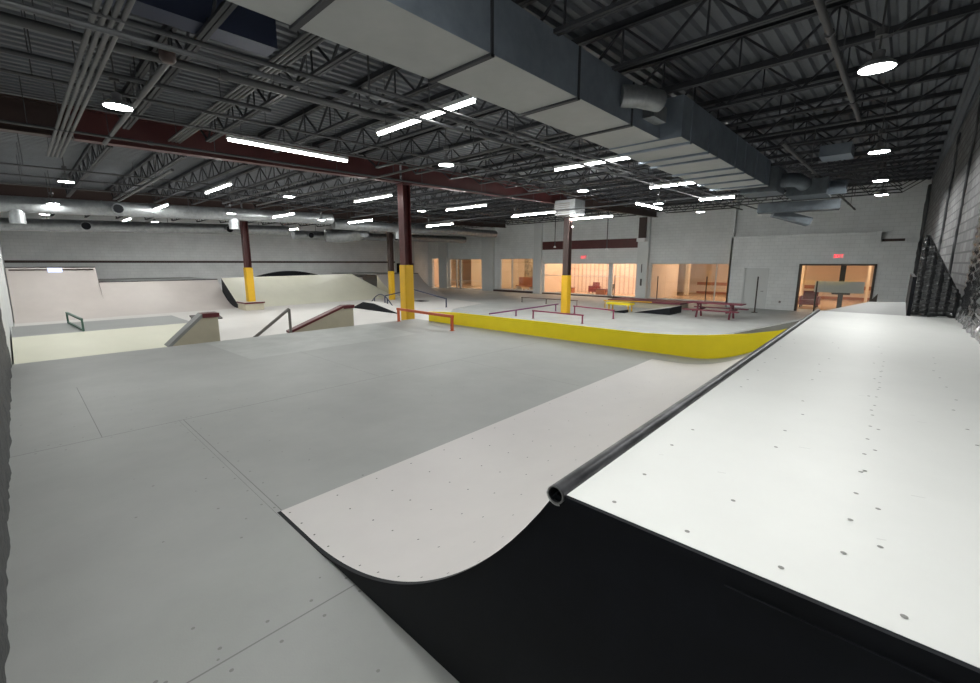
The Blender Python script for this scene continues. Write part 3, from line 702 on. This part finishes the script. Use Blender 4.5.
tag(MB().prism([(-11.6,F+0.001),(-10.75,F+0.001),(-10.75,F+0.16)], 'y', 22.2, 22.7).build('wedge', M['black'], origin=(-11,22.4,F)), 'small black wedge on the floor in front of the yellow bench-shaped box', 'wedge')
r = thing('manual_pad', 'long low grey ledge with a reddish top under the tan window', 'ledge', (-11.5, 26.5, F))
MB().box(-13.4,-9.2,25.6,27.4,F,-0.36).build('side_box', M['hub'], r)
MB().box(-13.5,-9.0,25.5,27.5,-0.36,-0.26).build('top_board', M['table'], r)

# picnic table
r = thing('picnic_table', 'long maroon picnic table with attached benches on the concrete floor', 'picnic table', (-6.6, 23.3, F))
def planks(x0, x1, y0, y1, z, n, t=0.045):
    mb = MB(); w = (y1-y0)/n
    for k in range(n): mb.box(x0, x1, y0+k*w+0.006, y0+(k+1)*w-0.006, z-t, z)
    return mb
planks(-7.8,-5.3,22.95,23.75,F+0.75,5).build('tabletop', M['table'], r)
planks(-7.8,-5.3,22.35,22.63,F+0.45,2).build('bench_seat', M['table'], r)
planks(-7.8,-5.3,24.07,24.35,F+0.45,2).build('bench_seat', M['table'], r)
for xx in (-7.3, -5.8):
    mb = MB(); mb.bar((xx,22.95,F),(xx,23.2,F+0.7),0.07,0.09).bar((xx,23.75,F),(xx,23.5,F+0.7),0.07,0.09).bar((xx,22.4,F+0.38),(xx,24.3,F+0.38),0.06,0.08).bar((xx,23.0,F+0.68),(xx,23.7,F+0.68),0.06,0.07)
    mb.build('leg_frame', M['table'], r)

# stanchion poles
for x, y, h, l in [(-5.68,27.4,1.95,'thin dark pole standing in front of the grey door'), (-3.2,28.6,1.75,'thin dark pole standing in front of the exit opening'), (-12.6,30.95,1.75,'thin dark pole before the tan window, beside the wall pier'), (-9.35,30.95,1.8,'thin dark pole before the tan window, behind the picnic table'), (-15.9,30.95,1.75,'thin dark pole before the pink window')]:
    r = thing('stanchion_pole', l, 'pole', (x, y, F), 'thin poles along the windows')
    MB().tube([(x,y,F+0.02),(x,y,F+h)],0.035,8).build('pole', M['frame'], r)
    MB().lathe((x,y,F),[(0.0,0.001),(0.16,0.001),(0.16,0.02),(0.05,0.035),(0,0.035)],14).build('base', M['frame'], r)

# exit signs with letters
def exit_sign(x, y, z, w, label):
    r = thing('exit_sign', label, 'sign', (x, y, z)); h = w*0.52
    MB().box(x-w/2, x+w/2, y-0.07, y, z-h/2, z+h/2).build('sign_box', M['exitm'], r)
    mb = MB(); lw = w*0.17; lh = h*0.62; t = w*0.045; yy = (y-0.085, y-0.07)
    def bx(a, b, c, d): mb.box(a, b, yy[0], yy[1], c, d)
    z0, z1 = z-lh/2, z+lh/2
    x0 = x-w*0.40; bx(x0,x0+t,z0,z1); bx(x0,x0+lw,z1-t,z1); bx(x0,x0+lw,z-t/2,z+t/2); bx(x0,x0+lw,z0,z0+t)
    x0 = x-w*0.19; mb.bar((x0,sum(yy)/2,z0),(x0+lw,sum(yy)/2,z1),t,0.015,(0,1,0)).bar((x0,sum(yy)/2,z1),(x0+lw,sum(yy)/2,z0),t,0.015,(0,1,0))
    x0 = x+w*0.055; bx(x0,x0+t,z0,z1)
    x0 = x+w*0.17; bx(x0,x0+lw*1.1,z1-t,z1); bx(x0+lw*0.55-t/2,x0+lw*0.55+t/2,z0,z1)
    mb.build('exit_letters', M['exitl'], r)
exit_sign(-2.57, 29.99, 2.36, 0.5, 'red lit EXIT sign above the wide exit opening')
exit_sign(-18.95, YW-0.001, 2.45, 0.62, 'red lit EXIT sign above the wide pink window')

# small wall fittings
tag(MB().box(-5.05,-4.95,29.97,30.0,-0.28,-0.16).build('outlet_plate', M['railgrey'], origin=(-5,30,-0.2)), 'small dark outlet plate low on the grey wall beside the door', 'outlet')
r = thing('hanging_post', 'dark post with a pale device high on the pier by the tan window', 'bracket', (-14.0, 31.1, 3.3))
MB().box(-14.25,-13.75,31.0,31.2,3.75,5.2).build('post', M['brown'], r)
MB().box(-14.3,-13.7,30.85,31.2,3.5,3.75).build('device', M['fix'], r)
r = thing('pier_plate', 'dark upright handle plate on the wall pier by the tan window', 'plate', (-13.95, 31.19, 0.5))
MB().box(-14.0,-13.88,31.16,31.2,0.35,0.85).build('lower_plate', M['frame'], r)
MB().box(-13.97,-13.92,31.16,31.2,1.3,1.9).build('upper_bar', M['frame'], r)
for x, y, z0, l in [(-15.1, 28.0, 2.85, 'thin drop pipe with a pale end hanging before the maroon band'), (-20.8, 30.0, 3.2, 'thin drop pipe with a pale end by the column with the rails')]:
    r = thing('drop_pipe', l, 'pipe', (x, y, z0))
    MB().tube([(x,y,z0+0.1),(x,y,zdeck(y)-0.02)],0.03,8).build('pipe', M['pipe'], r)
    MB().lathe((x,y,z0),[(0,0),(0.1,0.0),(0.1,0.06),(0.04,0.14),(0,0.14)],12).build('end_cap', M['fix'], r)

# things in the concourse
r = thing('sign_stand', 'pale sign panel on a dark post inside the exit opening', 'sign', (-2.35, 30.9, F))
MB().box(-2.46,-2.24,30.85,30.95,F,0.42).build('lower_post', M['frame'], r)
MB().box(-2.50,-2.26,30.85,30.95,0.98,2.2).build('upper_post', M['frame'], r)
MB().box(-3.55,-1.4,30.82,30.92,0.38,1.0).build('panel', M['signw'], r)
MB().box(-2.75,-1.95,30.8,30.9,0.28,0.38).build('bracket', M['frame'], r)
def armchair(x, y, label, s=1.0):
    r = thing('armchair', label, 'chair', (x, y, F))
    MB().box(x-0.38*s,x+0.38*s,y-0.38*s,y+0.38*s,F+0.15,F+0.45).build('seat', M['redch'], r)
    MB().prism([(y+0.22*s,F+0.45),(y+0.38*s,F+0.45),(y+0.46*s,F+0.95),(y+0.34*s,F+0.98)],'x',x-0.38*s,x+0.38*s).build('backrest', M['redch'], r)
    for sx in (-1,1): MB().box(x+sx*0.38*s,x+sx*0.5*s,y-0.38*s,y+0.4*s,F+0.15,F+0.66).build('armrest', M['redch'], r)
    for sx in (-1,1):
        for sy in (-1,1): MB().box(x+sx*0.4*s-0.03,x+sx*0.4*s+0.03,y+sy*0.33*s-0.03,y+sy*0.33*s+0.03,F,F+0.15).build('leg', M['frame'], r)
armchair(-4.0, 33.2, 'dark red armchair just inside the exit opening')
armchair(-19.9, 35.0, 'dark red armchair behind the wide pink window', 0.85)
def chair(x, y, label):
    r = thing('side_chair', label, 'chair', (x, y, F))
    MB().box(x-0.24,x+0.24,y-0.24,y+0.24,F+0.42,F+0.48).build('seat', M['redch'], r)
    MB().prism([(x+0.18,F+0.48),(x+0.24,F+0.48),(x+0.36,F+0.98),(x+0.29,F+1.0)],'y',y-0.22,y+0.22).build('backrest', M['frame'], r)
    for sx in (-1,1):
        for sy in (-1,1): MB().bar((x+sx*0.24,y+sy*0.21,F),(x+sx*0.2,y+sy*0.2,F+0.42),0.035,0.035).build('leg', M['frame'], r)
chair(-17.2, 32.6, 'dark chair seen side-on behind the wide pink window')
for x, w, l in [(-21.7, 0.7, 'reddish wooden crate behind the pink window, next to the bench window'), (-19.9+1.4, 0.8, 'reddish wooden crate behind the pink window between the two chairs')]:
    r = thing('crate', l, 'crate', (x, 33.8, F))
    MB().box(x-w/2,x+w/2,33.5,34.1,F,F+0.45).build('body', M['redlt'], r); MB().box(x-w/2-0.03,x+w/2+0.03,33.47,34.13,F+0.45,F+0.5).build('lid', M['table'], r)
r = thing('counter_bench', 'reddish wooden bench behind the window beside the ramp end', 'bench', (-26, 33.5, F))
MB().box(-27.6,-24.4,33.3,33.9,F+0.42,F+0.5).build('seat', M['redlt'], r); MB().box(-27.6,-24.4,33.85,33.95,F+0.5,F+1.3).build('backrest', M['redlt'], r)
for xx in (-27.5,-26,-24.6): MB().box(xx,xx+0.1,33.35,33.85,F,F+0.42).build('leg', M['fix'], r)
for k in range(5):
    x = -26.9+0.55*k
    r = thing('white_pot', 'small white pot on the floor before the reddish bench, %s from the pier' % ORD[k], 'pot', (x, 32.7, F), 'white pots before the bench')
    MB().lathe((x,32.7,F),[(0,0.001),(0.12,0.001),(0.16,0.25),(0.17,0.27),(0.14,0.27),(0.13,0.22),(0,0.22)],12).build('pot', M['fix'], r)
r = thing('wall_painting', 'brown and green patterned wall hanging behind the bench window', 'wall hanging', (-27.1, 35.95, 0.2))
MB().box(-28.6,-26.2,35.93,35.99,-0.3,2.9).build('hanging', mat('mottled_hanging', (0.30,0.20,0.11), 0.7, var=0.7, vscale=2.2, col2=(0.62,0.50,0.32)), r)

# ------------------------------------------------------------------ ducts
D = thing('main_duct', 'big rectangular duct with a pale grey underside running over the quarter pipe', 'duct', (-4, 4, 4.2))
def duct_seg(x0, x1, y0, y1, z0, z1, nm='duct_run'):
    o = MB(); o.box(x0, x1, y0, y1, z0+0.004, z1); o.build(nm, M['galvd'], D)
    MB().box(x0+0.003, x1-0.003, y0, y1, z0, z0+0.0035).build('underside', M['under'], D)
duct_seg(-4.5, -3.5, -0.3, 8.25, 4.2, 4.83)
duct_seg(-4.5, -3.12, 8.25, 15.1, 4.17, 4.86)
for y in (0.45, 2.1, 3.78, 5.5, 7.1): MB().box(-4.53, -3.485, y-0.03, y+0.03, 4.17, 4.2).box(-3.5,-3.485,y-0.02,y+0.02,4.17,4.83).build('seam_strap', M['joist'], D)
for y in (8.7, 9.7, 10.3, 11.6, 12.4, 13.5, 14.6): MB().box(-4.53, -3.105, y-0.04, y+0.04, 4.13, 4.17).box(-3.12,-3.105,y-0.012,y+0.012,4.13,4.86).build('seam_strap', M['galvd'], D)
MB().tube([(-3.5,6.7,4.52),(-3.3,6.9,4.52),(-3.15,7.3,4.52)],0.16,14).build('side_tap', M['galv'], D)
MB().box(-3.5,-3.3,7.5,8.0,4.38,4.62).build('side_box', M['galv'], D)
D2 = thing('duct_end', 'galvanised duct end with a round elbow hanging above the exit wall', 'duct', (-2.8, 16, 4.2))
MB().box(-3.9,-2.95,15.3,16.4,4.05,4.75).build('end_box', M['galvx'], D2)
MB().tube([(-3.0,15.9,4.4),(-2.75,15.9,4.4),(-2.55,16.0,4.38),(-2.45,16.3,4.3)],0.2,16).build('elbow', M['galvx'], D2)
MB().box(-2.9,-1.9,16.4,17.6,4.0,4.45).build('branch_box', M['galvx'], D2)
MB().tube([(-1.9,17,4.22),(-1.5,17,4.22)],0.2,14).build('collar', M['galvd'], D2)
D3 = thing('diffuser_duct', 'dull galvanised branch duct angled below the end of the big duct', 'duct', (-3.2, 18, 3.8))
MB().bar((-3.9,17.75,3.82),(-1.7,18.05,3.82),0.6,0.3).build('duct_run', M['galvx'], D3)
MB().bar((-3.5,18.05,3.7),(-2.5,18.45,3.35),0.5,0.25).build('outlet_boot', M['galvx'], D3)
tag(MB().box(-6.75,-6.4,-0.3,2.75,4.78,5.2).build('short_duct', M['navy'], origin=(-6.2,1,4.6)), 'dark navy duct beside the big pale duct at the near end', 'duct')
tag(MB().box(-1.95,-1.3,14.6,15.4,4.70,4.97).build('heater_box', M['galvd'], origin=(-1.8,15,4.7)), 'dark flat unit hung from the joists behind the far high-bay lamps', 'heater')

def round_duct(x, y0, y1, z0, z1, r_, label, taps, down):
    g = thing('round_duct', label, 'duct', (x, y0, z0))
    n = 26; MB().tube([(x, y0+(y1-y0)*k/n, z0+(z1-z0)*k/n) for k in range(n+1)], r_, 20).build('duct_run', M['galv'], g)
    for k in range(1, int((y1-y0)/1.5)):
        y = y0+1.5*k; z = z0+(z1-z0)*(y-y0)/(y1-y0)
        MB().tube([(x,y-0.02,z),(x,y+0.02,z)], r_+0.012, 20).build('seam_band', M['galv'], g)
        if k % 3 == 1: MB().tube([(x,y,z+r_),(x,y,zdeck(y)-0.002)], 0.012, 5).build('hanger_rod', M['pipe'], g)
    for y in taps:
        z = z0+(z1-z0)*(y-y0)/(y1-y0)
        ol = MB().tube([(x,y,z-0.0),(x+r_+0.12,y,z-0.02)], 0.2, 14).build('outlet', M['galv'], g)
        MB().tube([(x+r_+0.121,y,z-0.02),(x+r_+0.13,y,z-0.02)], 0.17, 14).build('outlet_mouth', M['black'], ol, origin=g['base'])
    for y in down:
        z = z0+(z1-z0)*(y-y0)/(y1-y0)
        MB().tube([(x,y,z-r_*0.5),(x,y,z-r_-0.4)], 0.22, 14).build('drop_branch', M['galv'], g)
    return g
round_duct(-24.0, -0.25, 12.6, 4.08, 4.42, 0.29, 'upper round spiral duct with a drop, starting at the padded back wall', [3.2], [0.32, 7.55])
round_duct(-24.6, 13.0, 27.0, 4.2, 4.3, 0.28, 'upper round spiral duct continuing towards the window wall', [], [17.5])
round_duct(-28.5, -0.2, 12.0, 3.62, 3.98, 0.27, 'lower round spiral duct in front of the striped wall', [2.55, 8.6], [])
round_duct(-28.7, 12.4, 27.5, 3.75, 4.0, 0.27, 'lower round spiral duct continuing towards the window wall', [13.4, 20.0], [])
g = thing('duct_elbow', 'fat galvanised duct elbow joining the two round ducts', 'duct', (-27, 15, 3.6))
MB().tube([(-27.0,15.3,4.1),(-27.0,15.3,zdeck(15.3)+0.002)],0.012,6).build('hanger_rod', M['pipe'], g)
MB().tube([(-27.6,14.0,3.72),(-27.3,15.0,3.72),(-26.6,15.6,3.85),(-25.6,15.6,4.0)],[0.4,0.45,0.45,0.4],18).build('elbow', M['galv'], g)

# unit heater by the dark column
g = thing('unit_heater', 'pale galvanised unit heater hung from the roof above the dark column', 'heater', (-12.5, 18.9, 4.3))
MB().box(-12.95,-11.8,18.6,19.5,4.3,5.0).build('cabinet', M['galv'], g)
mb = MB()
for k in range(6): mb.box(-13.0,-12.1,18.585,18.6,4.36+0.09*k,4.41+0.09*k)
mb.build('louvre', M['railgrey'], g)
for xx in (-12.9,-12.0): MB().tube([(xx,19,5.0),(xx,19,zdeck(19)+0.002)],0.015,6).build('hanger', M['pipe'], g)

# ------------------------------------------------------------------ pipes
def ypipe(x, y0, y1, z, r_, m, label):
    r_ *= 0.75
    g = thing('ceiling_pipe', label, 'pipe', (x, y0, z))
    dz = 0.012*(y1-y0)
    MB().tube([(x,y0,z),(x,y1,z+dz)], r_, 10).build('pipe_run', m, g)
    for k in range(1, int((y1-y0)/3)+1):
        y = y0+3*k-0.4
        if y < y1-0.2: MB().tube([(x,y-0.05,z+0.012*(y-y0)),(x,y+0.05,z+0.012*(y-y0))], r_*1.35, 10).build('coupling', m, g)
    for k in range(0, int((y1-y0)/3)+1):
        y = y0+3*k+0.8
        if y < y1-0.1: MB().tube([(x,y,z+0.012*(y-y0)),(x,y,zdeck(y)-0.002)], 0.008, 5).build('hanger_rod', M['pipe'], g)
def xpipe(y, x0, x1, z, r_, m, label, n=1):
    g = thing('cross_pipe', label, 'pipe', (x0, y, z)); mb = MB()
    for k in range(n): mb.tube([(x0,y+k*r_*2.6,z),(x1,y+k*r_*2.6,z)], r_, 8)
    mb.build('pipe_run', m, g)
    q = x0+0.7
    while q < x1: MB().tube([(q,y,z),(q,y,zdeck(y)-0.002)],0.008,5).build('hanger_rod', M['pipe'], g); q += 3.1
PL = M['pipel']; PD = M['pipe']
ypipe(-5.45, -0.3, 22, 4.02, 0.035, PD, 'dark pipe along the duct crossing below the double strip lights')
ypipe(-4.82, 3.2, 22, 4.02, 0.03, PD, 'thin dark pipe right beside the big pale duct')
ypipe(-7.15, -0.3, 5.6, 4.5, 0.07, PL, 'fat grey pipe with an open end beside the navy duct')
ypipe(-6.2, 0.2, 14, 4.45, 0.04, PD, 'dark pipe between the fat grey pipe and the big duct')
ypipe(-8.9, -0.3, 14, 4.46, 0.03, PL, 'pale thin pipe running over the long single strip light')
ypipe(-8.4, -0.3, 3.4, 4.56, 0.045, PD, 'dark pipe over the near high-bay lamp')
ypipe(-10.1, 1.0, 16, 4.5, 0.03, PL, 'pale thin pipe just on the camera side of the maroon girder')
ypipe(-11.9, -0.3, 16, 4.44, 0.035, PD, 'dark pipe close along the maroon girder')
ypipe(-16.9, -0.3, 24, 4.45, 0.03, PL, 'pale pipe beyond the maroon girder, first of the three')
ypipe(-18.6, -0.3, 24, 4.42, 0.035, PD, 'dark pipe beyond the maroon girder, second of the three')
ypipe(-20.6, -0.3, 24, 4.40, 0.03, PL, 'pale pipe beyond the maroon girder, third of the three')
ypipe(-0.92, 4.0, 10.9, 4.5, 0.05, PL, 'grey pipe with an open end above the largest lamp over the deck')
ypipe(-2.15, 11.2, 29.5, 4.45, 0.05, PL, 'long grey pipe running to the exit wall beside the duct end')
xpipe(0.88, -15.0, -5.2, 4.47, 0.028, PL, 'bundle of grey conduits crossing overhead close to the back wall', 4)
xpipe(2.85, -12.9, -4.6, 4.8, 0.026, PL, 'bundle of grey conduits crossing between the girder and the duct', 4)
xpipe(1.66, -12.8, -6.9, 4.5, 0.04, PL, 'grey pipe with a dark red fitting behind the near high-bay lamp')
xpipe(7.4, -20.5, -4.6, 4.4, 0.03, PL, 'pale cross pipe passing in front of the lamp near the maroon column')
xpipe(3.2, -23.4, -14.5, 4.42, 0.04, PL, 'grey cross pipe beyond the girder above the cream bank')
xpipe(7.0, -23.5, -14.0, 4.7, 0.04, PD, 'dark cross pipe beyond the girder above the ledges')
xpipe(13.5, -23.4, -4.6, 4.55, 0.03, PD, 'dark cross pipe over the yellow guard board')
xpipe(18.4, -23.8, -4.6, 4.5, 0.03, PD, 'dark cross pipe over the magenta rails')
tag(MB().lathe((-6.92,1.62,4.42),[(0,0),(0.06,0.0),(0.09,0.04),(0.09,0.12),(0.06,0.16),(0,0.16)],12).build('pipe_valve', M['brown'], origin=(-6.92,1.62,4.42)), 'dark red pipe fitting on the grey pipe near the first lamp', 'valve')

# ------------------------------------------------------------------ lamps
def highbay(x, y, z, label):
    r = thing('high_bay_lamp', label, 'lamp', (x, y, z), 'round high-bay lamps')
    h = MB().lathe((x,y,z), [(0.17,0.0),(0.175,0.01),(0.165,0.04),(0.10,0.09),(0.06,0.10),(0.06,0.18),(0.02,0.2),(0.0,0.2)], 24).build('hood', M['hood'], r)
    MB().disc((x,y,z+0.006), 0.165, 24, up=False).build('lens', M['hbl2'] if (x < -14 or y > 15) else M['hbl'], h, origin=(x,y,z))
    MB().tube([(x,y,z+0.2),(x,y,zdeck(y)+0.002)],0.012,6).build('stem', M['pipel'], r)
    MB().tube([(x,y,z+0.34),(x,y,z+0.42)],0.06,10).build('junction_box', M['pipel'], r)
HBL = [(-8.55,1.32,4.2,'brightest high-bay lamp hanging before the maroon girder near the back wall'),
 (-17.3,1.3,4.2,'high-bay lamp in the back-wall row, second beyond the girder lamp'),
 (-23.4,1.3,4.14,'high-bay lamp in the back-wall row seen just over the upper round duct'),
 (-29.6,1.3,4.2,'high-bay lamp in the back-wall row, last before the striped wall'),
 (-0.48,1.6,4.3,'added unseen high-bay lamp straight above the near edge of the white deck'),  # unseen lamp added to continue the deck row and light the near deck
 (-0.5,7.07,4.2,'largest high-bay lamp over the white deck beside the grey pipe'),
 (-0.64,12.2,4.2,'high-bay lamp over the rear grey deck, second in the deck row'),
 (-0.74,16.4,4.2,'high-bay lamp past the rear grey deck, third in the deck row'),
 (-0.81,19.8,4.2,'high-bay lamp close to the exit wall, last in the deck row'),
 (-7.95,7.06,4.2,'high-bay lamp hanging between the maroon column and the big duct'),
 (-15.6,6.7,4.2,'high-bay lamp beyond the maroon girder above the longer tan ledge'),
 (-22.8,7.1,4.2,'high-bay lamp in front of the upper round duct near its second drop'),
 (-7.6,12.4,4.2,'high-bay lamp above the yellow board close to the unit heater'),
 (-15.6,12.4,4.2,'high-bay lamp beyond the tall maroon column over the white course'),
 (-22.8,11.4,4.2,'high-bay lamp above the black mound'),
 (-7.1,17.0,4.2,'high-bay lamp between the duct end and the kicker ramp'),
 (-6.83,20.9,4.2,'high-bay lamp above the maroon picnic table'),
 (-14.2,17.0,4.2,'high-bay lamp above the purple rail'),
 (-22.0,18.0,4.2,'high-bay lamp above the navy kinked rail'),
 (-32.6,6.0,4.35,'high-bay lamp close to the striped wall above the low pinkish quarter pipe'),
 (-33.0,11.0,4.35,'high-bay lamp close to the striped wall above the cream bank'),
 (-33.0,17.5,4.35,'high-bay lamp close to the striped wall before the corner quarter pipe'),
 (-15.5,24.0,4.2,'high-bay lamp above the long taupe rail')]
for x, y, z, l in HBL: highbay(x, y, z, l)

def strip(cx, cy, z, along, label, L=2.4):
    r = thing('strip_light', label, 'light', (cx, cy, z), 'long strip lights')
    X = along == 'x'
    mb = MB()
    if X: mb.box(cx-L/2, cx+L/2, cy-0.04, cy+0.04, z+0.035, z+0.09)
    else: mb.box(cx-0.04, cx+0.04, cy-L/2, cy+L/2, z+0.035, z+0.09)
    h = mb.build('housing', M['fix'], r)
    a = L/2-0.02; mb = MB()
    if X: mb.tube([(cx-a,cy,z+0.012),(cx+a,cy,z+0.012)],0.026,12)
    else: mb.tube([(cx,cy-a,z+0.012),(cx,cy+a,z+0.012)],0.026,12)
    mb.build('tube', M['tube2'] if (cx < -18 or cy > 12 or cx > -3) else M['tube'], h, origin=(cx,cy,z))
    for q in (-1, 1):
        d = q*(L/2-0.25); p = (cx+d, cy) if X else (cx, cy+d)
        MB().tube([(p[0],p[1],z+0.09),(p[0],p[1],zdeck(p[1])+0.002)],0.006,5).build('hanger_wire', M['pipe'], r)
STL = [(-9.3,4.15,4.2,'y','long strip light beside the maroon girder, brightest and lengthwise'),
 (-5.82,4.65,4.2,'x','strip light crossed by two pipes next to the big duct, first of three'),
 (-5.5,9.25,4.2,'x','strip light crossed by two pipes next to the big duct, second of three',1.95),
 (-5.2,13.3,4.2,'x','strip light crossed by two pipes next to the big duct, third of three',1.3),
 (-5.05,17.0,4.2,'x','strip light below the duct end, fourth along the big duct',1.15),
 (-1.9,0.45,4.25,'y','added unseen strip light above the start of the quarter pipe, brightening the floor'),  # fill light added out of view for the ramp start and nearby floor
 (-15.6,4.55,4.2,'x','strip light beyond the maroon girder over the white course'),
 (-14.3,9.12,4.25,'x','strip light just beyond the top of the maroon column'),
 (-13.7,13.2,4.25,'x','strip light between the maroon column and the unit heater'),
 (-12.8,16.7,4.2,'x','strip light just in front of the unit heater'),
 (-11.75,20.0,4.2,'x','strip light behind the top of the dark column'),
 (-7.7,17.6,4.2,'y','lengthwise strip light between the unit heater and the duct end'),
 (-24.0+1.5,4.4,4.2,'x','strip light in front of the upper round duct near the back wall'),
 (-22.0,9.1,4.2,'x','strip light in front of the upper round duct by the planter column'),
 (-22.0,13.2,4.2,'x','strip light above the black mound and rainbow rail'),
 (-20.5,17.6,4.2,'x','strip light above the pale sheets by the navy rail'),
 (-30.5,4.4,4.2,'x','strip light between the round ducts and the tall quarter pipe'),
 (-31.0,13.2,4.2,'x','strip light over the cream bank by the striped wall')]
for s in STL: strip(*s)
